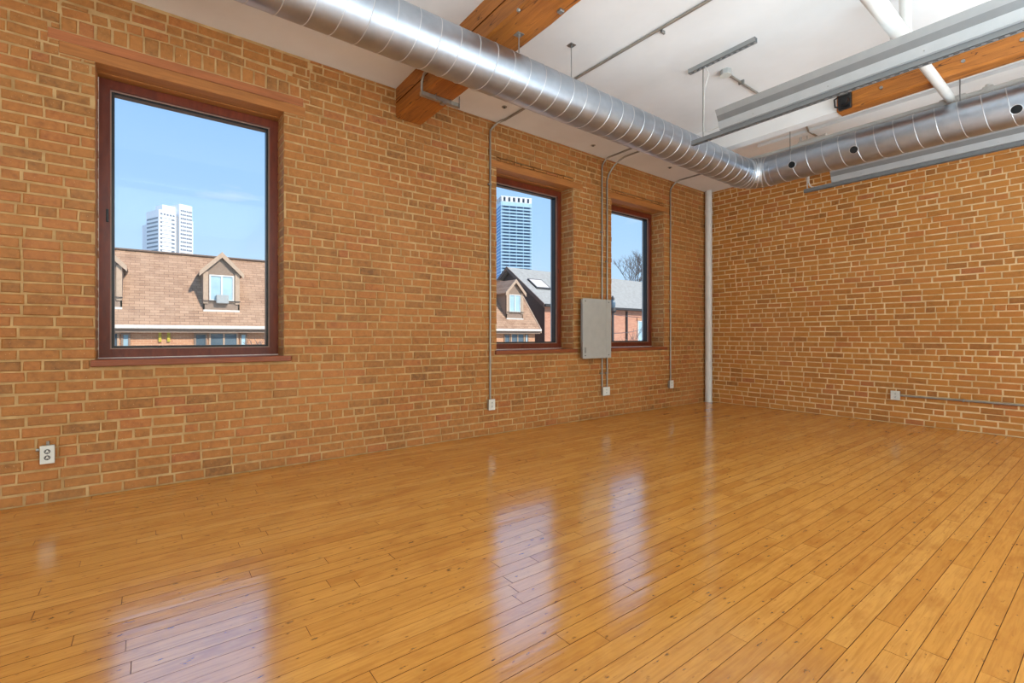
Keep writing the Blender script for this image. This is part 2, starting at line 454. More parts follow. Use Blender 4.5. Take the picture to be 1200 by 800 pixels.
# curved header rows: chord ARC, rise 0.09
def arc_z(u, base, rise): 
    s = (u-ARC[0])/(ARC[1]-ARC[0])*2-1; return base+rise*(1-s*s)
def arc_slope(u, rise):
    s = (u-ARC[0])/(ARC[1]-ARC[0])*2-1; return -2*s*rise*2/(ARC[1]-ARC[0])
base0 = WZ1+0.160
hh = 0.095
u = ARC[0]+0.05
while u < ARC[1]-0.015:                         # headers standing on the timber, their tops on the curve
    hi_ = arc_z(u, hh, 0.038); left_brick(u, base0+hi_/2, 0.080, hi_-0.011, rb.random(), 0.0); u += 0.0925
u = ARC[0]+0.01
while u < ARC[1]-0.03:
    w = 0.085 if rb.random() < 0.7 else 0.15
    w = min(w, ARC[1]-.005-u)
    zc = arc_z(u+w/2, base0+hh+0.036, 0.038)
    left_brick(u+w/2, zc, w, 0.062, rb.random(), -math.atan(arc_slope(u+w/2, 0.038))); u += w+0.012
# closers between the arch and the straight course under the ceiling
for (u, z, w, h, t) in courses(ARC[0], ARC[1], base0+hh+0.112, CEIL-0.002, [], rb): left_brick(u, z, w, h, t)
for (sa, sb) in ((ARC[0], ARC[0]+0.16), (ARC[1]-0.16, ARC[1])):
    left_brick((sa+sb)/2, base0+hh+0.092, 0.14, 0.026, rb.random())
# bricks of the window reveals
for a, b in WINS:
    for (u, z, w, h, t) in courses(-0.40, 0.0, WZ0, WZ1-0.004, [], rb):
        mt = Matrix.Translation((u, b-0.003+rb.uniform(-.002, .002), z)); BL.append((mt, w, h, t))
        mt = Matrix.Translation((u, a+0.003+rb.uniform(-.002, .002), z)) @ Matrix.Rotation(math.pi, 4, 'Z'); BL.append((mt, w, h, t))
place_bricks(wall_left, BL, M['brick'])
BB = []
for (u, z, w, h, t) in courses(0.012, 6.0, 0.0, CEIL, [], rb):
    BB.append((Matrix.Translation((u, ROOM_L-0.003+rb.uniform(-.003, .003), z)) @ Matrix.Rotation(rb.uniform(-.006, .006), 4, 'Y'), w, h, t))
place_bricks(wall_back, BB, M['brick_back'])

# ------------------------------------------------------------------ floor planks
def plank_var(seed):
    r = random.Random(seed); c = 0.03; d = 0.012
    back = [(-.5, -.5, -d), (.5, -.5, -d), (.5, .5, -d), (-.5, .5, -d)]
    mid = [(x, y, -0.0010) for x, y, _ in back]
    fr = [(x*(1-2*0.006), y*(1-2*0.0004), r.uniform(-.0004, .0004)) for x, y, _ in back]
    fs = []
    for k in range(4):
        k2 = (k+1) % 4; fs += [(k, k2, 4+k2, 4+k), (4+k, 4+k2, 8+k2, 8+k)]
    fs.append((8, 9, 10, 11)); return back+mid+fr, fs
PV = [plank_var(300+i) for i in range(6)]
pm = [shared_mesh('plank', v, M['plank']) for v in PV]
for me_ in pm:                                  # dirt-filled joints: the plank edges are dark
    me_.materials.append(M['floor_gap']); me_.polygons.foreach_set('material_index', [1]*8+[0])
PW = 0.0795; planks = []
rp = random.Random(5); x = 0.012
while x < ROOM_R-0.01:
    y = ROOM_F-rp.uniform(0, 1.8)
    while y < ROOM_L:
        ln = rp.choice((0.7, 0.95, 1.2, 1.5, 1.9, 2.3))*rp.uniform(.85, 1.15)
        a, b = max(y, ROOM_F+.002), min(y+ln, ROOM_L-.006); y += ln
        if b-a > 0.05: planks.append((x+PW/2, (a+b)/2, PW-0.0013, b-a-0.001, rp.random(), rp.uniform(-.0035, .0035)))
    x += PW
def vis_area(q):
    px = []
    for k in range(9):
        p_ = proj(q[0], q[1]+q[3]*(k/8-.5), 0)
        if p_ and 0 < p_[0] < 1200 and 0 < p_[1] < 810:
            p2 = proj(q[0]+q[2], q[1]+q[3]*(k/8-.5), 0); p3 = proj(q[0], q[1]+q[3]*(k/8-.5)+.02, 0)
            px.append(abs((p2[0]-p_[0])*(p3[1]-p_[1])-(p2[1]-p_[1])*(p3[0]-p_[0]))*q[3]/.02/9)
    return sum(px)
planks.sort(key=lambda q: -vis_area(q))
rv, rf, rt = [], [], []
for i, (cx, cy, w, ln, tone, tilt) in enumerate(planks):
    vi = i % len(PV); mt = Matrix.Translation((cx, cy, 0)) @ Matrix.Rotation(tilt, 4, 'Y') @ Matrix.Diagonal((w, ln, 1, 1))
    if i < 300:
        o = bpy.data.objects.new('plank', pm[vi]); COL.objects.link(o); o.parent = floor; o.matrix_basis = mt; o['tone'] = tone
    else:
        b0 = len(rv); rv += [tuple(mt @ Vector(q)) for q in PV[vi][0]]; rf += [[k+b0 for k in f] for f in PV[vi][1]]; rt += [tone]*len(PV[vi][1])
me = bpy.data.meshes.new('planks'); me.from_pydata(rv, [], rf); me.materials.append(M['plank']); me.materials.append(M['floor_gap'])
me.polygons.foreach_set('material_index', ([1]*8+[0])*(len(rf)//9))
at = me.attributes.new('tone', 'FLOAT', 'FACE'); at.data.foreach_set('value', rt); me.update()
o = bpy.data.objects.new('planks', me); COL.objects.link(o); o.parent = floor; o['kind'] = 'stuff'; o['label'] = 'farther and smaller looking floor planks'

# ------------------------------------------------------------------ windows
def ring(mb, x0, x1, a, b, z0, z1, w, mi=0):   # a rectangular frame as four mitred bars, in the window plane
    o_ = [(a, z0), (b, z0), (b, z1), (a, z1)]; i_ = [(a+w, z0+w), (b-w, z0+w), (b-w, z1-w), (a+w, z1-w)]
    for k in range(4):
        k2 = (k+1) % 4; poly = [o_[k], o_[k2], i_[k2], i_[k]]
        mb.extrude(poly, 0, x0, x1, True, mi)
    return mb
wl = ['large mahogany framed window beside the wall outlet with no conduit', 'mahogany framed window between the tall conduit and the grey panel', 'mahogany framed window half behind the grey panel']
for i, (a, b) in enumerate(WINS):
    w = thing('window_%d' % (i+1), wl[i], 'window', (-REV, (a+b)/2, WZ0)); w['kind'] = 'structure'
    del w['category']
    xf = -REV
    ring(MB(), xf-0.10, xf, a, b, WZ0, WZ1-0.004, 0.072).build('window_frame', M['mahogany'], w)
    ring(MB(), xf-0.012, xf+0.008, a+0.060, b-0.060, WZ0+0.060, WZ1-0.064, 0.010).build('frame_moulding', M['mahogany'], w)
    ring(MB(), xf-0.03, xf-0.018, a+0.070, b-0.070, WZ0+0.070, WZ1-0.074, 0.008).build('glazing_bead', M['bead'], w)
    ring(MB(), xf-0.095, xf-0.03, a+0.071, b-0.071, WZ0+0.071, WZ1-0.075, 0.024).build('sash', M['black'], w)
    ring(MB(), xf-0.13, xf-0.095, a+0.060, b-0.060, WZ0+0.060, WZ1-0.064, 0.020).build('outer_bead', M['grey_paint'], w)
    MB().box(xf-0.088, a+0.085, WZ0+0.085, xf-0.082, b-0.085, WZ1-0.089).build('pane', M['glass'], w)
    MB().bbox(-REV-0.02, a-0.025, WZ0-0.048, 0.03, b+0.055, WZ0, 0.004).build('window_sill', M['sillwood'], w)
    MB().box(xf-0.002, a+0.002, WZ0, xf+0.006, b-0.002, WZ0+0.007).build('caulk_line', M['caulk'], w)
    MB().box(xf-0.01, a, WZ0, xf+0.004, a+0.006, WZ1-0.006).build('caulk_line', M['caulk'], w)
    l0, l1, lz0, lz1 = LINT[i]
    # timber lintel: three boards side by side through the wall, so that its underside shows their joints
    for k, (xa, xb) in enumerate(((-0.085, 0.004), (-0.165, -0.087), (-0.40, -0.167))):
        MB().bbox(xa, l0 if k == 0 else a-0.02, lz0+(0.0, 0.006, 0.002)[k], xb, l1 if k == 0 else b+0.02, lz1, 0.003).build('lintel_board', M['lintel'], w)
    if i == 0:
        MB().bbox(-0.09, TIM2[0], TIM2[2], 0.002, TIM2[1], TIM2[3], 0.003).build('upper_lintel_board', M['lintel_red'], w)
        h_ = MB().bbox(xf-0.002, a+0.048, 2.02, xf+0.012, a+0.064, 2.12, 0.003); h_.build('window_latch', M['black'], w)
    else:
        MB().box(xf-0.002, b-0.062, 2.0, xf+0.006, b-0.05, 2.06).build('window_latch', M['black'], w)

# ------------------------------------------------------------------ ceiling beams
t = thing('ceiling_beam', 'heavy stained timber beam crossing above the duct near the large window', 'beam', (0, 2.13, 3.356))
b1 = MB(); xs_ = np.linspace(0.006, 8.9, 45)
prof = [(1.985, 3.356), (2.275, 3.356), (2.275, CEIL), (1.985, CEIL)]
rr = random.Random(3); rows = []
for x_ in xs_:
    j = lambda s_=.004: rr.uniform(-s_, s_)
    rows.append([(x_, 1.985+j(), 3.372+j()), (x_, 2.003+j(), 3.356+j(.002)), (x_, 2.257+j(), 3.356+j(.002)), (x_, 2.275+j(), 3.372+j()), (x_, 2.275, CEIL-.001), (x_, 1.985, CEIL-.001)])
vs_ = [q for r_ in rows for q in r_]; fs_ = []
for i in range(len(rows)-1):
    for k in range(6): fs_.append((i*6+k, i*6+(k+1) % 6, (i+1)*6+(k+1) % 6, (i+1)*6+k))
fs_ += [list(range(6)), [(len(rows)-1)*6+k for k in range(6)]]
b1.add(vs_, fs_).build('beam_timber', M['beam'], t)
MB().box(0.02, 1.980, 3.50, 8.9, 1.984, 3.507).build('check_crack', M['floor_gap'], t)
br = on(692, 10, 2, 3.35)
for (px, py) in ((657, 12), (608, 12)):
    q = on(px, py, 2, 3.355) if px > 640 else on(px, py, 1, 1.985)
    if px > 640: MB().bbox(q.x-.02, q.y-.02, 3.338, q.x+.02, q.y+.02, 3.358, .004).build('bolt_plate', M['steel'], t)
    else: MB().tube([(q.x, 1.99, q.z), (q.x, 1.974, q.z)], 0.012, 8).build('bolt_head', M['steel'], t)

t = thing('cut_beam', 'shorter stained timber beam ending in mid ceiling by the black spotlight', 'beam', (2.76, 5.48, 3.36))
rows = []
for x_ in np.linspace(2.765, 8.9, 30):
    j = lambda s_=.003: rr.uniform(-s_, s_)
    rows.append([(x_, 5.40+j(), 3.368+j()), (x_, 5.412+j(), 3.356), (x_, 5.545+j(), 3.356), (x_, 5.55, 3.368), (x_, 5.55, CEIL-.001), (x_, 5.40+j(), CEIL-.001)])
vs_ = [q for r_ in rows for q in r_]; fs_ = []
for i in range(len(rows)-1):
    for k in range(6): fs_.append((i*6+k, i*6+(k+1) % 6, (i+1)*6+(k+1) % 6, (i+1)*6+k))
fs_ += [list(range(6)), [(len(rows)-1)*6+k for k in range(6)]]
MB().add(vs_, fs_).build('beam_timber', M['beam'], t)
for (px, py) in ((1198, 47), (1129, 72), (1033, 103)):
    q = on(px, py, 1, 5.40); MB().tube([(q.x, 5.405, q.z), (q.x, 5.385, q.z)], 0.014, 8).build('bolt_head', M['steel'], t)
struct(MB().box(0.9, 5.41, 3.37, 2.763, 5.545, CEIL-.001).build('trim_1', M['ceiling']), 'white painted continuation of the cut beam')
struct(MB().box(1.55, 6.35, CEIL-0.035, 9.0, 6.45, CEIL-.001).build('trim_2', M['ceiling']), 'shallow white batten on the ceiling')

q = on(990.5, 118, 1, 5.385)
t = thing('spotlight', 'small black square spotlight fixed to the end of the cut beam', 'spotlight', (q.x, 5.38, q.z))
MB().bbox(q.x-.055, 5.355, q.z-.085, q.x+.055, 5.397, q.z+.085, .006).build('housing', M['black'], t)
MB().tube([(q.x+.008, 5.36, q.z-.018), (q.x+.005, 5.30, q.z-.025)], .042, 16).build('lens_barrel', M['black'], t, 40)
MB().tube([(q.x+.005, 5.301, q.z-.025), (q.x+.005, 5.297, q.z-.0255)], .030, 16).build('lens', M['socket_dark'], t)
MB().bbox(q.x-.04, 5.33, q.z+.042, q.x+.035, 5.357, q.z+.07, .003).build('terminal_block', M['socket'], t)
MB().tube([(q.x-.05, 5.35, q.z+.04), (q.x-.075, 5.33, q.z+.02), (q.x-.072, 5.34, q.z-.05), (q.x-.045, 5.35, q.z-.06)], .008, 6).build('bracket', M['black'], t)

# ------------------------------------------------------------------ the ducts
DX, DY, DZ, DR = 1.712, 5.80, 3.085, 0.167
t = thing('spiral_duct', 'long round galvanised spiral duct turning a corner under the ceiling', 'duct', (DX, DY, DZ))
ER = 0.235                                     # elbow centre-line radius
MB().tube([(DX, ROOM_F+.005, DZ), (DX, DY-ER, DZ)], DR, 48).build('window_side_run', M['duct'], t, 40)
el = MB(); pts = []
for k in range(6):
    a = math.radians(90*k/5); pts.append((DX+ER-ER*math.cos(a), DY-ER+ER*math.sin(a), DZ))
el.tube([(DX, DY-ER-.06, DZ)]+pts+[(DX+ER+.06, DY, DZ)], DR+.003, 48); el.build('elbow', M['duct'], t, 12)
for k in range(6):
    p0 = Vector(pts[k]); a = math.radians(90*k/5); d = Vector((math.sin(a), math.cos(a), 0))
    MB().tube([p0-d*.005, p0+d*.005], DR+.008, 48).build('elbow_seam', M['seam'], t, 40)
MB().tube([(DX+ER, DY, DZ), (ROOM_R-.01, DY, DZ)], DR, 48).build('far_run', M['duct'], t, 40)
def helix(axis, a, b, c0, c1, pitch, r, nseg=40):
    n = int(abs(b-a)/pitch*nseg); out = []
    for i in range(n+1):
        s_ = a+(b-a)*i/n; th = 2*math.pi*i/nseg
        if axis == 1: out.append((c0+r*math.cos(th), s_, c1+r*math.sin(th)))
        else: out.append((s_, c0+r*math.cos(th), c1+r*math.sin(th)))
    return out
MB().tube(helix(1, -2.2, DY-ER-.07, DX, DZ, 0.147, DR), .0030, 5).build('spiral_seam', M['seam'], t, 60)
MB().tube(helix(0, DX+ER+.07, 6.4, DY, DZ, 0.152, DR), .0030, 5).build('spiral_seam', M['seam'], t, 60)
for px, py in ((928, 193), (1000.5, 175.3), (1191, 127.5)):
    c = on(px, py, 1, DY-DR*0.95); z_ = min(max(c.z, DZ-.12), DZ+.12); ang = math.asin((z_-DZ)/DR)
    n_ = Vector((0, -math.cos(ang), math.sin(ang))); p0 = Vector((c.x, DY, DZ))+n_*DR
    MB().tube([p0-n_*.004, p0+n_*.0035], .036, 20).build('duct_port', M['hole'], t)
    rg = MB(); 
    u1_ = Vector((1, 0, 0)); u2_ = n_.cross(u1_)
    rg.tube([p0+n_*.002+(u1_*math.cos(2*math.pi*k/20)+u2_*math.sin(2*math.pi*k/20))*.037 for k in range(21)], .003, 5, False); rg.build('port_rim', M['seam'], t, 60)

def rod(name, x, y, z0, z1, label, r=.005, plate=True, cat='hanger rod', group=None):
    t = thing(name, label, cat, (x, y, z1), group)
    MB().tube([(x, y, z0), (x, y, z1)], r, 8).build('rod', M['steel'], t, 40)
    if plate:
        MB().bbox(x-.03, y-.03, z1-.004, x+.03, y+.03, z1, .001).build('plate', M['steel'], t)
        MB().tube([(x, y, z1-.02), (x, y, z1-.004)], .011, 6).build('nut', M['steel'], t)
    return t
rod('duct_hanger', DX+.10, 2.15, DZ+DR*.83, 3.356, 'short hanger rod from the heavy beam down to the duct')
rod('duct_hanger', 1.60, on(669.5, 80, 0, 1.6).y, DZ+DR*.77, CEIL, 'thin duct hanger rod beside the ceiling conduit', .004)
rod('duct_hanger', 2.17, DY, DZ+DR-.003, CEIL, 'duct hanger rod in open ceiling near the duct elbow')
rod('duct_hanger', 3.60, DY-.02, DZ+DR-.003, CEIL, 'duct hanger rod behind the cut beam beside the white pipe')
# strap hook hanging off the heavy beam, with its conduit
q = on(502, 112, 2, 3.335)
t = thing('beam_strut', 'short slotted strut with a bent conduit under the heavy beam', 'strut', (q.x, 2.13, 3.33))
MB().box(q.x-.02, 1.94, 3.315, q.x+.02, 2.34, 3.35).build('strut_bar', M['conduit'], t)
MB().tube([(q.x, 1.955, 3.33), (q.x+.002, 1.95, 3.36), (q.x+.004, 1.95, 3.44), (q.x+.05, 1.95, 3.49), (q.x+.75, 1.95, 3.52)], .012, 8).build('conduit', M['conduit'], t, 60)
for yy in (2.08, 2.24, 2.33): MB().tube([(q.x+.024, yy, 3.30), (q.x+.024, yy, 3.41)], .006, 6).build('bolt', M['steel'], t)
MB().bbox(q.x-.03, 2.15, 3.30, q.x+.03, 2.19, 3.32, .003).build('clamp', M['steel'], t)

# ------------------------------------------------------------------ hanging linear uplights on slotted strut
def slotted(t, name, axis, a, b, c0, c1, w=.041, h=.041, pitch=.05, mat='fixture_dark', n0=None, n1=None):
    """a U-channel strut along x at y=c0, underside z=c1, with a row of slots in its underside"""
    th = .003
    def bx(u0, v0, z0, u1, v1, z1, mb): 
        mb.box(u0, v0, z0, u1, v1, z1) if axis == 0 else mb.box(v0, u0, z0, v1, u1, z1)
    m = MB(); bx(a, c0-w/2, c1, b, c0-w/2+th, c1+h, m); bx(a, c0+w/2-th, c1, b, c0+w/2, c1+h, m)
    bx(a, c0-w/2, c1+h-.001, b, c0+w/2, c1+h+.001, m)
    bx(a, c0-w/2, c1, b, c0-.008, c1+th, m); bx(a, c0+.008, c1, b, c0+w/2, c1+th, m)
    s_ = a
    while s_ < b:
        bx(s_, c0-.0085, c1, min(s_+pitch*.42, b), c0+.0085, c1+th, m); s_ += pitch
    m.build(name, M[mat], t)
FY = (4.05, 6.50)
FZ = 2.93
labels = ['long grey linear uplight hung below the ceiling before the cut beam', 'long grey linear uplight hung close to the plain brick wall']
for i, fy in enumerate(FY):
    x0, x1 = (2.32, 7.2) if i == 0 else (2.36, 7.2)
    t = thing('linear_uplight', labels[i], 'light fixture', (4.5, fy, FZ), 'linear uplights')
    slotted(t, 'slotted_strut', 0, 2.03 if i == 0 else 2.05, x1, fy, FZ)
    z = FZ+.043
    for s in (-1, 1):
        th = .0025
        m = MB(); m.extrude([(fy+s*.045, z), (fy+s*.062, z+.062), (fy+s*(.062-th), z+.062), (fy+s*(.045-th), z)], 0, x0, x1)
        m.build('lower_side_panel', M['fixture'], t)
        m = MB(); m.extrude([(fy+s*.062, z+.062), (fy+s*.088, z+.105), (fy+s*(.088-th), z+.105), (fy+s*(.062-th), z+.062)], 0, x0, x1)
        m.build('middle_side_panel', M['fixture_dark'], t)
        m = MB(); m.extrude([(fy+s*.088, z+.105), (fy+s*.115, z+.150), (fy+s*(.115-th), z+.150), (fy+s*(.088-th), z+.105)], 0, x0, x1)
        m.build('upper_side_panel', M['fixture_mid'], t)
    MB().box(x0, fy-.046, z, x1, fy+.046, z+.004).build('base_pan', M['fixture'], t)
    cap = [(fy-.045, z), (fy-.062, z+.062), (fy-.115, z+.150), (fy+.115, z+.150), (fy+.062, z+.062), (fy+.045, z)]
    for xe in (x0, x1): MB().extrude(cap, 0, xe, xe+.003).build('end_cap', M['fixture'], t)
    MB().tube([(x0+.06, fy, z+.07), (x1-.06, fy, z+.07)], .013, 10).build('lamp_tube', M['white_paint'], t, 40)
    for xr in ((2.14, 5.2) if i == 0 else (5.2,)):
        MB().tube([(xr, fy, FZ+.01), (xr, fy, CEIL-(.04 if xr < 3 else 0))], .005, 8).build('hanger_rod', M['steel'], t, 40)
    ld = bpy.data.lights.new('tube_light', 'AREA'); ld.shape = 'RECTANGLE'; ld.size = x1-x0-.2; ld.size_y = .10; ld.energy = 5.5; ld.color = (0.74, 0.89, 1.0)
    lo = bpy.data.objects.new('tube_light', ld); COL.objects.link(lo); lo.parent = t; lo.matrix_parent_inverse = Matrix.Translation(-t.location)
    lo.location = ((x0+x1)/2, fy, z+.10); lo.rotation_euler = (math.pi, 0, 0)
    # white supply cable to the channel end
    if i == 0:
        MB().tube([(2.16, fy, CEIL-.04), (2.20, fy-.005, CEIL-.12), (2.155, fy-.006, CEIL-.26), (2.15, fy-.006, FZ+.09), (2.2, fy-.01, FZ+.075), (2.34, fy, FZ+.09)], .004, 6).build('supply_cable', M['white_paint'], t, 60)
    else:
        MB().tube([(2.10, fy, FZ+.32), (2.10, fy, FZ+.12), (2.115, fy, FZ+.07), (2.16, fy, FZ+.045), (2.4, fy, FZ+.045)], .007, 6).build('supply_cable', M['white_paint'], t, 60)
        MB().tube([(2.06, fy+.06, CEIL), (2.06, fy+.06, FZ+.1), (2.085, fy, FZ+.05), (2.13, fy, FZ+.02)], .007, 6).build('supply_cable', M['white_paint'], t, 60)
    for xs in np.arange(x0+.3, x1, .55): MB().tube([(xs, fy-.0525, z+.025), (xs, fy-.057, z+.024)], .004, 6).build('rivet', M['steel'], t)
t = thing('ceiling_strut', 'short slotted strut fixed flat to the ceiling above the hanging uplight', 'strut', (2.3, 4.05, CEIL))
slotted(t, 'strut_bar', 0, 2.0, 2.62, 4.05, CEIL-.042, mat='fixture_mid')

# ------------------------------------------------------------------ conduits on the window wall and ceiling
def conduit(name, label, pts, r=.011, clips=(), group=None):
    t = thing(name, label, 'conduit', pts[0], group)
    MB().tube(pts, r, 10).build('tube', M['conduit'], t, 60)
    for (x_, y_, z_, ax) in clips:
        if ax == 'w': MB().bbox(.004, y_-.028, z_-.008, x_+r+.003, y_+.014, z_+.008, .002).build('clip', M['steel'], t)
        else: MB().bbox(x_-.008, y_-.014, CEIL-2*r-.004, x_+.008, y_+.03, CEIL-.001, .002).build('clip', M['steel'], t)
    return t
def bend(y, x_end, r=.011, zb=.12, dy=0.0, ytop=None, z0=.42):
    z = CEIL-r-.002; xw = .010+r; pts = [(xw, y, z0), (xw, y, z-zb)]
    for k in range(1, 6):
        a = math.radians(90*k/6); pts.append((xw+zb*(1-math.cos(a)), y+dy*k/6, z-zb+zb*math.sin(a)))
    pts += [(xw+zb, y+dy, z), (x_end, (ytop if ytop is not None else y+dy), z)]
    return pts
conduit('conduit', 'steel conduit rising beside the second window and crossing the white ceiling', bend(3.135, 8.5, .012, .12, .13, 3.40), .012, ((.02, 3.135, 1.9, 'w'), (.02, 3.135, 2.9, 'w'), (2.2, 3.34, 0, 'c')))
conduit('conduit', 'left steel conduit of the close pair rising from the grey panel', bend(5.045, 1.1, .011, .12, .06, z0=.43), .011, ((.02, 5.045, 2.6, 'w'), (.02, 5.045, .62, 'w')))
conduit('conduit', 'right steel conduit of the close pair rising from the grey panel', bend(5.15, 1.1, .011, .30, .12, z0=.43), .011, ((.02, 5.15, 2.2, 'w'), (.02, 5.15, .62, 'w')))
conduit('conduit', 'single steel conduit on the pier beside the white corner pipe', bend(6.665, 1.1, .011, .16, .10, z0=.43), .011, ((.02, 6.665, 1.7, 'w'),))
cz = .366
t = conduit('conduit', 'horizontal steel conduit low on the plain brick wall', [(2.69, ROOM_L-.02, cz), (8.8, ROOM_L-.02, cz)], .0125)
for x_ in (3.3, 4.6): MB().bbox(x_-.008, ROOM_L-.036, cz-.018, x_+.008, ROOM_L-.002, cz+.018, .003).build('clip', M['steel'], t)

def outlet(name, label, origin, facing, w=.072, h=.118, d=.045, style=0):
    """facing '+x' on the window wall, '-y' on the back wall; origin is the centre at the wall"""
    t = thing(name, label, 'outlet', origin)
    ox, oy, oz = origin
    def bx(mb, u0, u1, z0, z1, d0, d1, b=.002):
        if facing == '+x': return mb.bbox(ox+d0, oy+u0, oz+z0, ox+d1, oy+u1, oz+z1, b)
        return mb.bbox(ox+u0, oy-d1, oz+z0, ox+u1, oy-d0, oz+z1, b)
    bx(MB(), -w/2+.003, w/2-.003, -h/2+.003, h/2-.003, .002, d-.003, .003).build('back_box', M['conduit'], t)
    bx(MB(), -w/2, w/2, -h/2, h/2, d-.003, d, .0015).build('cover_plate', M['plate'], t)
    for s in (-1, 1):
        c = oz+s*.021
        P = (lambda dd: (ox+dd, oy, c)) if facing == '+x' else (lambda dd: (ox, oy-dd, c))
        so = MB().tube([P(d-.001), P(d+.002)], .0165, 16).build('socket', M['socket'] if style else M['plate'], t)
        if style:
            MB().tube([P(d), P(d+.0035)], .0095, 12).build('socket_face', M['plate'], so)
        for u in (-.0065, .0065):
            m = MB(); z0, z1 = s*.021-.001, s*.021+.009; bx(m, u-.0016, u+.0016, z0, z1, d, d+.0042, .0004); m.build('slot', M['socket_dark'], so)
        m = MB(); bx(m, -.0028, .0028, s*.021-.011, s*.021-.005, d, d+.0042, .0004); m.build('slot', M['socket_dark'], so)
    m = MB(); bx(m, -.002, .002, -.002, .002, d, d+.0012, .0004); m.build('screw', M['steel'], t)
    return t
o1 = outlet('wall_outlet', 'outlet box under the large window with no conduit above it', (.004, -.556, .338), '+x', .074, .124, .045, 1)
MB().tube([(.02, -.556, .40), (.02, -.556, .425)], .009, 8).build('knockout_fitting', M['steel'], o1)
MB().tube([(.02, -.60, .37), (.02, -.615, .372)], .009, 8).build('knockout_fitting', M['steel'], o1)
outlet('wall_outlet', 'outlet box at the foot of the conduit beside the second window', (.004, 3.143, .352), '+x', .088, .125)
outlet('wall_outlet', 'double outlet box at the foot of the paired conduits', (.004, 5.105, .368), '+x', .145, .118)
outlet('wall_outlet', 'outlet box at the foot of the conduit near the corner pipe', (.004, 6.66, .368), '+x', .10, .125)
outlet('wall_outlet', 'white outlet box at the end of the horizontal conduit', (2.648, ROOM_L-.004, cz), '-y', .098, .118)

# ------------------------------------------------------------------ electrical panel
t = thing('electrical_panel', 'flat grey electrical panel box on the brick pier between windows', 'electrical panel', (.03, 4.86, .84))
py0, py1, pz0, pz1, pd = 4.575, 5.135, .842, 1.648, .105
MB().bbox(.05, py0+.012, pz0+.012, pd-.006, py1-.012, pz1-.012, .003).build('panel_box', M['conduit'], t)
MB().bbox(pd-.006, py0, pz0, pd, py1, pz1, .002).build('panel_cover', M['panel'], t)
MB().bbox(pd, py1-.105, pz0+.002, pd+.003, py1-.001, pz1-.002, .001).build('cover_flange', M['panel'], t)
for (u, z) in ((.045, .77), (.51, .77), (.045, .04), (.51, .04)): MB().tube([(pd, py0+u, pz0+z), (pd+.005, py0+u, pz0+z)], .009, 8).build('screw', M['socket'], t)
MB().bbox(pd, py0+.035, pz0+.075, pd+.012, py0+.055, pz0+.15, .003).build('latch', M['steel'], t)

# ------------------------------------------------------------------ white pipes
t = thing('corner_pipe', 'white vertical pipe standing in the corner of the brick walls', 'pipe', (.075, 7.70, 0))
MB().tube([(.072, 7.705, 0.001), (.072, 7.705, CEIL-.001)], .058, 24).build('pipe', M['white_paint'], t, 40)
MB().tube([(.072, 7.705, 0.001), (.072, 7.705, .012)], .066, 24).build('floor_collar', M['white_paint'], t, 40)
MB().tube([(.072, 7.705, 3.25), (.072, 7.705, 3.33)], .063, 24).build('coupling', M['white_paint'], t, 40)
t = thing('sprinkler_pipe', 'white pipe run passing below the cut beam to the duct', 'pipe', (3.53, 4.4, 3.33))
PX, PZ = 3.53, 3.312
MB().tube([(PX, ROOM_F+.01, PZ), (PX, 4.40, PZ)], .052, 20).build('wide_pipe', M['white_paint'], t, 40)
MB().tube([(PX, 4.28, PZ), (PX, 4.42, PZ)], .062, 20).build('coupling', M['white_paint'], t, 40)
MB().tube([(PX, 4.42, PZ), (PX, 4.52, PZ)], .06, 20, rads=[.06, .042]).build('reducer', M['white_paint'], t, 40)
MB().tube([(PX, 4.5, PZ), (PX, 5.86, PZ)], .037, 20).build('narrow_pipe', M['white_paint'], t, 40)
MB().tube([(PX+.01, 4.36, PZ+.03), (PX+.01, 4.36, CEIL-.001)], .036, 18).build('riser', M['white_paint'], t, 40)
MB().tube([(PX+.01, 4.36, CEIL-.03), (PX+.01, 4.36, CEIL-.001)], .055, 18).build('ceiling_collar', M['white_paint'], t, 40)
MB().tube([(1.66, 5.90, PZ+.01), (8.9, 5.90, PZ+.01)], .023, 16).build('branch_pipe', M['white_paint'], t, 40)
MB().tube([(PX-.09, 5.90, PZ+.01), (PX+.09, 5.90, PZ+.01)], .034, 16).build('tee', M['white_paint'], t, 40)
MB().tube([(PX+.20, 5.90, PZ+.01), (PX+.27, 5.90, PZ+.01)], .036, 16).build('coupling', M['white_paint'], t, 40)
MB().tube([(PX+.235, 5.90, PZ+.01), (PX+.235, 5.90, PZ+.06)], .02, 12).build('outlet_stub', M['white_paint'], t, 40)

# ------------------------------------------------------------------ ceiling junction box and its conduit
t = thing('junction_box', 'small round steel junction box on the ceiling with a conduit', 'junction box', (2.205, 4.33, CEIL))
MB().tube([(2.205, 4.33, CEIL-.045), (2.205, 4.33, CEIL-.001)], .052, 8).build('box', M['grey_paint'], t)
MB().tube([(2.205, 4.33, CEIL-.049), (2.205, 4.33, CEIL-.045)], .054, 8).build('cover', M['plate'], t)
MB().tube([(2.205, 4.38, CEIL-.022), (2.205, 4.42, CEIL-.022)], .016, 8).build('connector', M['steel'], t)
MB().tube([(2.205, 4.42, CEIL-.022), (2.205, 4.60, CEIL-.022), (2.205, 6.10, CEIL-.022), (2.19, 6.2, CEIL-.03), (2.15, 6.36, CEIL-.03), (2.16, 6.66, CEIL-.03)], .011, 8).build('tube', M['conduit'], t, 60)
for yy in (4.62, 5.75): MB().bbox(2.18, yy-.008, CEIL-.036, 2.235, yy+.008, CEIL-.001, .002).build('clip', M['steel'], t)
t = thing('pipe_stub', 'short white pipe stub lying under the ceiling past the junction box', 'pipe', (2.14, 6.50, CEIL-.05))
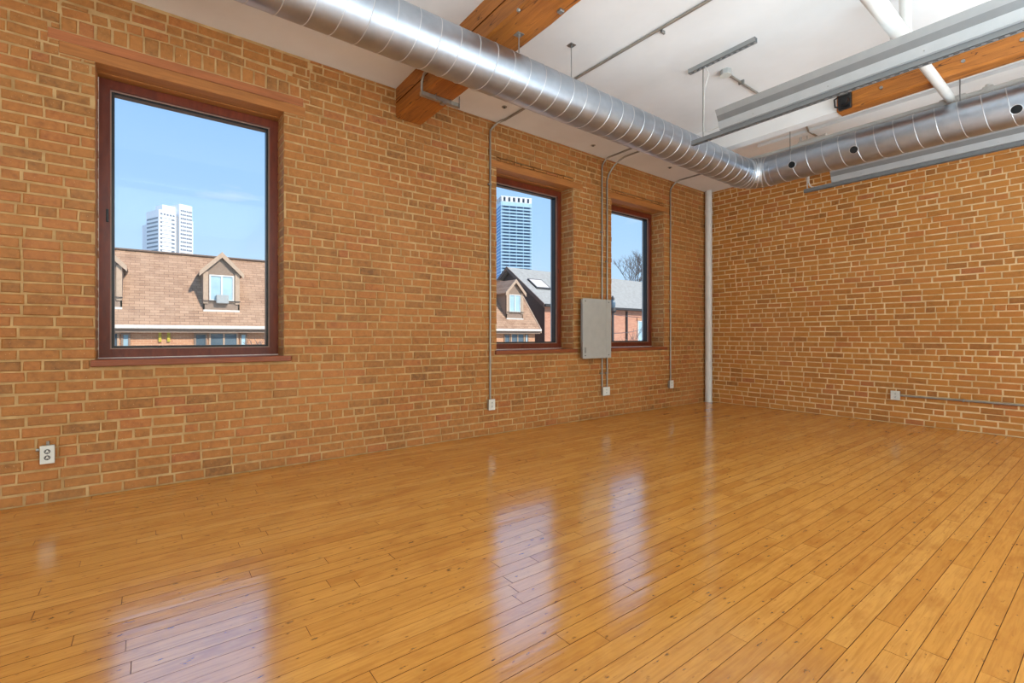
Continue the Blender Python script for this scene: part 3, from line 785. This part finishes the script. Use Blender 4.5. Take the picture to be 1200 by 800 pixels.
MB().tube([(1.98, 6.505, CEIL-.082), (2.29, 6.495, CEIL-.082)], .018, 12).build('tube', M['white_paint'], t, 40)
MB().tube([(2.005, 6.505, CEIL-.082), (2.005, 6.505, CEIL-.001)], .014, 10).build('riser', M['white_paint'], t, 40)
MB().tube([(2.28, 6.495, CEIL-.082), (2.295, 6.494, CEIL-.082)], .022, 12).build('end_cap', M['white_paint'], t, 40)
for k, (px, py, lab) in enumerate(((591, 125, 'small steel ceiling anchor between the heavy beam and the long conduit'), (695, 170, 'small steel ceiling anchor between the long conduit and the conduit pair'), (785, 196, 'small steel ceiling anchor between the conduit pair and the corner conduit'), (862, 181, 'small steel ceiling anchor above the duct elbow'))):
    q = on(px, py, 2, CEIL)
    t = thing('ceiling_anchor', lab, 'anchor', (q.x, q.y, CEIL), 'ceiling anchors')
    MB().tube([(q.x, q.y, CEIL-.006), (q.x, q.y, CEIL-.0005)], .03, 12).build('flange', M['conduit'], t)
    MB().tube([(q.x, q.y, CEIL-.016), (q.x, q.y, CEIL-.006)], .013, 8).build('bolt', M['socket'], t)

# ------------------------------------------------------------------ outside, across the street
def shingle_mat():
    m = NT('tan_roof_shingles'); br = m.n('TexBrick'); g = m.n('NewGeometry'); sp = m.n('SeparateXYZ'); cb = m.n('CombineXYZ')
    m.l(g.outputs['Position'], sp.inputs[0]); m.l(sp.outputs['Y'], cb.inputs[0]); m.l(sp.outputs['Z'], cb.inputs[1])
    m.l(cb.outputs[0], br.inputs['Vector']); br.inputs['Scale'].default_value = 1.0
    br.inputs['Brick Width'].default_value = 0.30; br.inputs['Row Height'].default_value = 0.105; br.inputs['Mortar Size'].default_value = 0.008
    br.inputs['Color1'].default_value = srgb(186, 146, 116); br.inputs['Color2'].default_value = srgb(156, 118, 92); br.inputs['Mortar'].default_value = srgb(120, 92, 74)
    m.set(Base_Color=m.mix(m.ramp(m.noise(m.pos(), 2.5, 4), [(0.35, K0), (0.75, (0.5,)*3+(1,))]), br.outputs['Color'], srgb(196, 160, 130)), Roughness=0.9); return m.mat
def house_brick(name, c1, c2, mo):
    m = NT(name); br = m.n('TexBrick'); g = m.n('NewGeometry'); sp = m.n('SeparateXYZ'); cb = m.n('CombineXYZ')
    m.l(g.outputs['Position'], sp.inputs[0]); m.l(m.math('ADD', sp.outputs['Y'], sp.outputs['X']), cb.inputs[0]); m.l(sp.outputs['Z'], cb.inputs[1])
    m.l(cb.outputs[0], br.inputs['Vector']); br.inputs['Scale'].default_value = 1.0
    br.inputs['Brick Width'].default_value = 0.22; br.inputs['Row Height'].default_value = 0.075; br.inputs['Mortar Size'].default_value = 0.006
    br.inputs['Color1'].default_value = c1; br.inputs['Color2'].default_value = c2; br.inputs['Mortar'].default_value = mo
    m.set(Base_Color=br.outputs['Color'], Roughness=0.9); return m.mat
M['shingle'] = shingle_mat()
M['hbrick'] = house_brick('townhouse_brick', srgb(206, 150, 112), srgb(190, 132, 98), srgb(214, 176, 144))
M['hbrick_b'] = house_brick('grey_roof_house_brick', srgb(206, 146, 116), srgb(190, 126, 100), srgb(206, 168, 146))
M['taupe'] = plain('taupe_siding', srgb(150, 126, 108), 0.8)
M['taupe_light'] = plain('light_taupe_trim', srgb(190, 160, 134), 0.7)
M['taupe_dark'] = plain('dark_taupe_side', srgb(120, 98, 86), 0.85)
M['darkside'] = plain('dark_brown_siding', srgb(92, 78, 70), 0.85)
M['greyroof'] = plain('grey_roof_shingles', srgb(172, 167, 158), 0.9, vary=0.1, scale=5)
M['gutter'] = plain('pale_gutter', srgb(226, 212, 198), 0.5)
M['darkpane'] = plain('dark_house_glass', srgb(96, 112, 122), 0.15, 0.0, 0.2, 0.8)
M['palepane'] = plain('pale_house_glass', srgb(176, 204, 214), 0.15, 0.0, 0.15, 0.8)
M['whiteframe'] = plain('white_window_frame', srgb(224, 220, 212), 0.6)
M['yellow'] = plain('yellow_paint', srgb(190, 170, 58), 0.6)
M['tower_white'] = plain('white_tower_concrete', srgb(236, 236, 238), 0.8, vary=0.03)
M['tower_grey'] = plain('grey_tower_concrete', srgb(150, 152, 156), 0.8)
M['tower_win'] = plain('tower_window', srgb(110, 118, 130), 0.3)
M['glass_pale'] = plain('pale_tower_spandrel', srgb(176, 206, 224), 0.35, 0.0, 0.04)
M['glass_dark'] = plain('dark_tower_glass', srgb(44, 68, 94), 0.25, 0.0, 0.2, 0.3)
M['glass_blue'] = plain('blue_tower_glass', srgb(84, 142, 196), 0.25, 0.0, 0.12, 0.3)
M['bark'] = plain('grey_bark', srgb(122, 108, 100), 0.9)
M['iron'] = plain('dark_street_iron', srgb(58, 54, 52), 0.5)
M['asphalt'] = plain('pale_pavement', srgb(178, 172, 164), 0.9, scale=3)
GZ = -6.4
struct(MB().box(-700, -300, GZ-.3, -0.45, 500, GZ).build('ground', M['asphalt']), 'street and ground below the windows')

# row of brick townhouses with tan roof and dormers
X0 = -17.0; EZ = 1.5; RX = -19.5; RZ = 4.53; YA, YB = -13.0, 18.6
SL = (RZ-EZ)/(X0-RX)
t = thing('townhouse_row', 'row of brick townhouses with tan shingle roof and gabled dormers', 'building', (-19.5, 3, GZ))
MB().extrude([(X0-.32, GZ), (X0-.32, EZ-.02), (RX, RZ-.38), (2*RX-X0+.32, EZ-.02), (2*RX-X0+.32, GZ)], 1, YA, YB-.18).build('wall', M['hbrick'], t)
MB().extrude([(X0, EZ), (RX, RZ), (RX, RZ-.16), (X0, EZ-.10)], 1, YA, YB).build('roof_slope', M['shingle'], t)
MB().extrude([(2*RX-X0, EZ), (RX, RZ), (RX, RZ-.16), (2*RX-X0, EZ-.10)], 1, YA, YB).build('roof_slope', M['shingle'], t)
MB().extrude([(X0+.02, EZ+.03), (RX, RZ+.06), (RX, RZ-.2), (X0+.02, EZ-.2)], 1, YB, YB+.06).build('rake_board', M['taupe_light'], t)
MB().box(RX-.12, YA, RZ-.02, RX+.12, YB, RZ+.035).build('ridge_cap', M['taupe_dark'], t)
MB().bbox(X0-.02, YA, EZ-.10, X0+.12, YB, EZ+.03, .015).build('gutter', M['gutter'], t)
MB().box(X0-.33, YA, EZ-.24, X0-.02, YB, EZ-.10).build('soffit', M['taupe'], t)
def house_window(parent, x, y0, y1, z0, z1, pane='darkpane', frame='taupe_light', mull=1, local=False, f=.06):
    fr = ring(MB(), x, x+.05, y0, y1, z0, z1, f).build('window', M[frame], parent)
    MB().box(x-.01, y0+f*.8, z0+f*.8, x+.015, y1-f*.8, z1-f*.8).build('pane', M[pane], parent)
    for k in range(1, mull+1):
        yc = y0+(y1-y0)*k/(mull+1); MB().box(x+.002, yc-.03, z0+f*.5, x+.048, yc+.03, z1-f*.5).build('mullion', M[frame], parent)
wx = X0-.32
for kx, yc in enumerate([2.28+3.69*(k-2) for k in range(7)]):
    house_window(t, wx, yc-.45, yc+.55, -.35, 1.28, 'darkpane')
    house_window(t, wx, yc-.93, yc-.50, -.35, 1.24, 'darkpane', 'taupe', 0)
    house_window(t, wx, yc+.60, yc+.86, -.35, 1.24, 'palepane', 'taupe', 0)
    MB().box(wx, yc-.55, 1.27, wx+.09, yc+.66, 1.36).build('window_header', M['taupe_light'], t)
    # dormer
    hw = .62; xf = -17.52; zb = EZ+SL*(X0-xf)-.02; ze = 3.66; za = 4.32
    backx = lambda z: X0-(z-EZ)/SL
    d = MB()
    d.extrude([(yc-hw, zb), (yc+hw, zb), (yc+hw, ze), (yc, za), (yc-hw, ze)], 0, xf, xf-.05)
    for s_ in (-1, 1):
        d.extrude([(xf, zb), (xf, ze), (backx(ze), ze)], 1, yc+s_*hw, yc+s_*(hw-.05))
    dm = d.build('dormer', M['taupe'], t)
    for s_ in (-1, 1):
        ov = .14; dz = (za-ze)/hw
        ye = yc+s_*(hw+ov); zee = ze-dz*ov
        m = MB(); P = [(xf+.16, yc, za+.05), (xf+.16, ye, zee+.05), (backx(zee)-.05, ye, zee+.05), (backx(za)-.1, yc, za+.05)]
        Q = [(a_, b_, c_+.07) for a_, b_, c_ in P]; m.add(P+Q, [(0,1,2,3), (7,6,5,4), (0,4,5,1), (1,5,6,2), (2,6,7,3), (3,7,4,0)]); m.build('dormer_roof', M['shingle'], dm)
        m = MB(); P = [(xf+.17, yc, za+.14), (xf+.17, ye, zee+.14), (xf+.17, ye, zee-.06), (xf+.17, yc, za-.08)]
        Q = [(a_-.05, b_, c_) for a_, b_, c_ in P]; m.add(P+Q, [(0,1,2,3), (7,6,5,4), (0,4,5,1), (1,5,6,2), (2,6,7,3), (3,7,4,0)]); m.build('bargeboard', M['taupe_light'], dm)
        MB().box(xf, yc+s_*hw, zb+.3, xf+.05, yc+s_*(hw-.16), ze).build('corner_board', M['taupe_light'], dm)
    house_window(dm, xf, yc-.42, yc+.42, 2.52, 3.55, 'palepane', 'whiteframe', 1, f=.05)
    MB().box(xf, yc-hw, zb-.02, xf+.05, yc+hw, zb+.06).build('sill_trim', M['gutter'], dm)
    MB().tube([(xf+.10, yc-hw, 2.52), (xf+.10, yc+hw+.02, 2.52)], .018, 6).build('rail', M['iron'], dm)
    if kx == 2: MB().bbox(xf, yc-.2, 2.42, xf+.22, yc+.22, 2.76, .02).build('air_conditioner', M['grey_paint'], dm)
for yy in (.30, .56):
    MB().extrude([(wx, .92), (wx+.07, .92), (wx+.07, 1.2), (wx+.16, 1.34), (wx, 1.34)], 1, yy-.045, yy+.045).build('yellow_bracket', M['yellow'], t)

# neighbouring house with grey roof, its dark gable towards the townhouses
EX, EZB, AX, AZ, GY, GE = -18.25, 3.17, -22.25, 5.97, 20.0, 52.0
t = thing('grey_roof_house', 'brick house with long grey roof, skylight and dark gable end', 'building', (AX, 35, GZ))
LX = 2*AX-EX
MB().extrude([(EX-.3, GZ), (EX-.3, EZB-.15), (LX+.3, EZB-.15), (LX+.3, GZ)], 1, GY+.3, GE).build('wall', M['hbrick_b'], t)
MB().extrude([(EX-.3, EZB-.2), (AX, AZ-.25), (LX+.3, EZB-.2), (LX+.3, GZ+3), (EX-.3, GZ+3)], 1, GY+.28, GY+.3).build('gable_siding', M['darkside'], t)
MB().extrude([(EX, EZB), (AX, AZ), (AX, AZ-.15), (EX, EZB-.15)], 1, GY, GE).build('roof_slope', M['greyroof'], t)
MB().extrude([(LX, EZB), (AX, AZ), (AX, AZ-.15), (LX, EZB-.15)], 1, GY, GE).build('roof_slope', M['greyroof'], t)
for xa in (EX, LX): MB().extrude([(xa, EZB+.04), (AX, AZ+.04), (AX, AZ-.24), (xa, EZB-.24)], 1, GY-.05, GY).build('rake_board', M['taupe_dark'], t)
MB().bbox(EX-.02, GY, EZB-.16, EX+.13, GE, EZB+.01, .02).build('gutter', M['iron'], t)
def roof_pt(px, py):
    r = ray(px, py); o_ = Vector((CAM_X, 0, CAM_H)); sl = (AZ-EZB)/(AX-EX); n_ = Vector((-sl, 0, 1)); p0 = Vector((EX, 0, EZB)); k_ = (p0-o_).dot(n_)/r.dot(n_); return o_+r*k_
q = roof_pt(632, 334); sl = (AZ-EZB)/(AX-EX)
def rbox(name, x0, x1, y0, y1, h, mat, par):
    P = [(x0, y0, EZB+(x0-EX)*sl-.05), (x1, y0, EZB+(x1-EX)*sl-.05), (x1, y1, EZB+(x1-EX)*sl-.05), (x0, y1, EZB+(x0-EX)*sl-.05)]
    Q = [(a_, b_, c_+h+.05) for a_, b_, c_ in P]
    return MB().add(P+Q, [(0,3,2,1), (4,5,6,7), (0,1,5,4), (1,2,6,5), (2,3,7,6), (3,0,4,7)]).build(name, M[mat], par)
sk = rbox('skylight', q.x-.5, q.x+.5, q.y-.65, q.y+.65, .12, 'iron', t); rbox('pane', q.x-.42, q.x+.42, q.y-.56, q.y+.56, .125, 'gutter', sk)
for yc in (22.5, 26.0, 30.2, 33.8, 37.4):
    house_window(t, EX-.3, yc-.45, yc+.45, .3, 2.3, 'palepane', 'whiteframe', 0, f=.09)
    MB().box(EX-.3, yc-.55, 2.3, EX-.22, yc+.55, 2.5).build('window_header', M['hbrick'], t)
for yc in (28.4, 32.0, 35.6): MB().box(EX-.3, yc-.06, GZ, EX-.18, yc+.06, EZB-.2).build('downspout', M['iron'], t)

# towers far behind
def tower_root(name, label, px, py, X, ang, ztop):
    q = on(px, py, 0, X); o_ = thing(name, label, 'tower', (X, q.y, GZ))
    c_, s_ = math.cos(ang), math.sin(ang)
    o_.rotation_euler = Matrix(((-s_, -c_, 0), (c_, -s_, 0), (0, 0, 1))).to_euler(); return o_, q.z-GZ
WH, zt = tower_root('white_tower', 'white concrete apartment tower far beyond the tan roof', 186, 245, -380, math.radians(24), 0)
zr = on(211, 237, 0, -380).z-GZ; zm = on(197, 240, 0, -380).z-GZ; zl = on(174, 258, 0, -380).z-GZ
MB().box(0, 0, 0, 10.2, 16, zt).build('balcony_block', M['tower_white'], WH, local=True)
MB().box(9.8, 1.5, 0, 12.4, 15, zt-2).build('core_recess', M['tower_grey'], WH, local=True)
MB().box(4.5, 5, zt-1, 12, 14, zm+1.2).build('penthouse', M['tower_white'], WH, local=True)
MB().box(12.0, -.5, 0, 20.0, 16, zr).build('slab_block', M['tower_white'], WH, local=True)
MB().box(19.9, 1.0, 0, 21.4, 15, on(231, 257, 0, -380).z-GZ).build('side_step', M['tower_white'], WH, local=True)
MB().box(.3, 15, 0, 9, 22, zl).build('rear_step', M['tower_white'], WH, local=True)
def tile(name, me_src, root, loc):
    c = me_src.copy(); COL.objects.link(c); c.parent = root; c.location = loc; return c
FLH = 2.62
wn = MB().box(0, -.12, 0, .95, 0, 1.25).build('window', M['tower_win'], WH, local=True); first = True
for r_ in range(14):
    z_ = zr-5.0-r_*FLH
    for k in range(6):
        xk = 12.7+k*1.2+(.15 if k > 2 else 0)
        if first: wn.location = (xk, -.5, z_); first = False
        else: tile('window', wn, WH, (xk, -.5, z_))
bn = MB().box(0, -.1, 0, 8.6, 0, 1.15).build('balcony_opening', M['tower_win'], WH, local=True); bn.location = (.8, 0, zt-6)
br_ = MB().box(0, -.35, 0, 5.4, -.02, .75).build('balcony_front', M['tower_white'], WH, local=True); br_.location = (1.9, 0, zt-6.0)
for r_ in range(1, 13):
    tile('b', bn, WH, (.8, 0, zt-6-r_*FLH)); tile('b', br_, WH, (1.9, 0, zt-6.0-r_*FLH))
tw = MB().box(0, -.1, 0, 1.2, 0, 1.2).build('window', M['tower_win'], WH, local=True); tw.location = (1.0, 0, zt-3.2)
for k in range(1, 5): tile('w', tw, WH, (1.0+k*1.8, 0, zt-3.2))
sb = MB().box(-.1, 0, 0, 0, 14, 1.1).build('side_opening', M['tower_win'], WH, local=True); sb.location = (0, 1, zt-6)
for r_ in range(1, 13): tile('s', sb, WH, (0, 1, zt-6-r_*FLH))

GT, zt = tower_root('glass_tower', 'blue glass residential tower with pale floor bands beyond the dark gable', 587, 229, -330, math.radians(-20), 0)
WG, DG = 28.5, 21.0
MB().box(0, 0, 0, WG, DG, zt-5).build('tower_body', M['glass_pale'], GT, local=True)
FL = 2.85
band = MB().box(0, -.15, 0, WG-1.2, 0, 1.55).build('window_band', M['glass_dark'], GT, local=True); band.location = (.6, 0, zt-10)
sband = MB().box(-.15, 0, 0, 0, DG-1.4, 2.35).build('side_window_band', M['glass_blue'], GT, local=True); sband.location = (0, .7, zt-10.5)
for r_ in range(1, 36):
    tile('b', band, GT, (.6, 0, zt-10-r_*FL)); tile('s', sband, GT, (0, .7, zt-10.5-r_*FL))
for k in range(5): MB().box(1.2+k*6.4, -.3, zt-112, 1.55+k*6.4, -.1, zt-6).build('mullion', M['glass_pale'], GT, local=True)
MB().box(0, 0, zt-5, WG, .8, zt-4.6).build('crown_beam', M['tower_white'], GT, local=True)
MB().box(0, 0, zt-.7, WG, DG, zt).build('crown_roof', M['tower_white'], GT, local=True)
MB().box(1.5, 2.5, zt-5, WG-1.5, DG-2, zt-.7).build('crown_core', M['tower_win'], GT, local=True)
for k in range(7): MB().box(k*(WG-2.2)/6, 0, zt-5, k*(WG-2.2)/6+2.2, 1.2, zt-.6).build('crown_fin', M['tower_white'], GT, local=True)
for k in range(4): MB().box(0, k*6.2, zt-5, 1.0, k*6.2+1.6, zt-.6).build('crown_fin', M['tower_white'], GT, local=True)

# bare winter trees
def bare_tree(name, label, base, height, seed, spread=.55, depth=5, r0=.16, tf=.4):
    r = random.Random(seed); t = thing(name, label, 'tree', base); tr = MB(); br = MB()
    def grow(p, d, ln, rad, lv):
        mid = p+d*ln*.5+Vector((r.uniform(-1,1), r.uniform(-1,1), r.uniform(-.3,.6)))*ln*.06; e_ = p+d*ln
        (tr if lv == 0 else br).tube([p, mid, e_], rad, 6 if lv < 2 else 4, True, rads=[rad, rad*.85, rad*.68])
        if lv >= depth: return
        for k in range(3 if lv < 3 else 4):
            nd = (d+Vector((r.uniform(-1,1), r.uniform(-1,1), r.uniform(-.1,.75)))*spread*1.25).normalized()
            grow(e_ if k < 2 else p+d*ln*r.uniform(.55, .95), nd, (1-tf)*height*.36*.72**lv*r.uniform(.75, 1.1), rad*.58, lv+1)
    grow(Vector(base), Vector((0,0,1)), height*tf, r0, 0)
    tr.build('trunk', M['bark'], t); br.build('branches', M['bark'], t)
q = on(729, 330, 0, -31)
bare_tree('bare_tree', 'bare winter tree rising behind the long grey roof', (-31, q.y, GZ), 18.6, 4, .62, 6, .24, .52)
q = on(146, 300, 0, -30)
bare_tree('bare_tree', 'thin bare tree whose twigs show above the tan ridge', (-30, q.y-.5, GZ), 12.2, 9, .5, 4, .14)
q = on(306, 390, 0, -14.6)
bare_tree('bare_tree', 'bare street tree with twigs before the townhouse gutter', (-14.6, q.y+.6, GZ), 8.2, 12, .6, 4, .10, .62)
q = on(742, 390, 0, -10.5)
bare_tree('bare_tree', 'young bare street tree before the grey roofed house', (-10.5, q.y, GZ), 8.8, 15, .5, 3, .06, .6)

q = on(718, 352, 0, -9)
t = thing('street_lamp', 'dark iron street lamp with a round lantern outside the window', 'street lamp', (-9, q.y, GZ))
MB().tube([(-9, q.y, GZ), (-9, q.y, 2.1)], .085, 10, rads=[.10, .055]).build('post', M['iron'], t, 40)
MB().tube([(-9, q.y, GZ), (-9, q.y, GZ+.5)], .16, 10, rads=[.2, .12]).build('base', M['iron'], t, 40)
MB().tube([(-9, q.y, 2.1), (-9, q.y, 2.2), (-9, q.y, 2.32)], .1, 10, rads=[.06, .16, .14]).build('collar', M['iron'], t, 40)
MB().tube([(-9, q.y, 2.32+.06*k) for k in range(8)], .1, 12, rads=[.08, .11, .12, .12, .11, .09, .06, .03]).build('lantern', M['darkpane'], t, 60)
MB().tube([(-9, q.y, 2.7), (-9, q.y, 2.78), (-9, q.y, 2.86)], .1, 10, rads=[.1, .06, .015]).build('finial', M['iron'], t, 40)
for z_, ye in ((2.05, 36.0), (1.25, 31.0)):     # wires from the lamp post to the wall of the grey roofed house
    pts_ = [Vector((-9, q.y, z_)).lerp(Vector((EX-.3, ye, z_+.6)), f_)-Vector((0, 0, .5*f_*(1-f_))) for f_ in np.linspace(0, 1, 14)]
    MB().tube(pts_, .014, 5).build('wire', M['iron'], t)
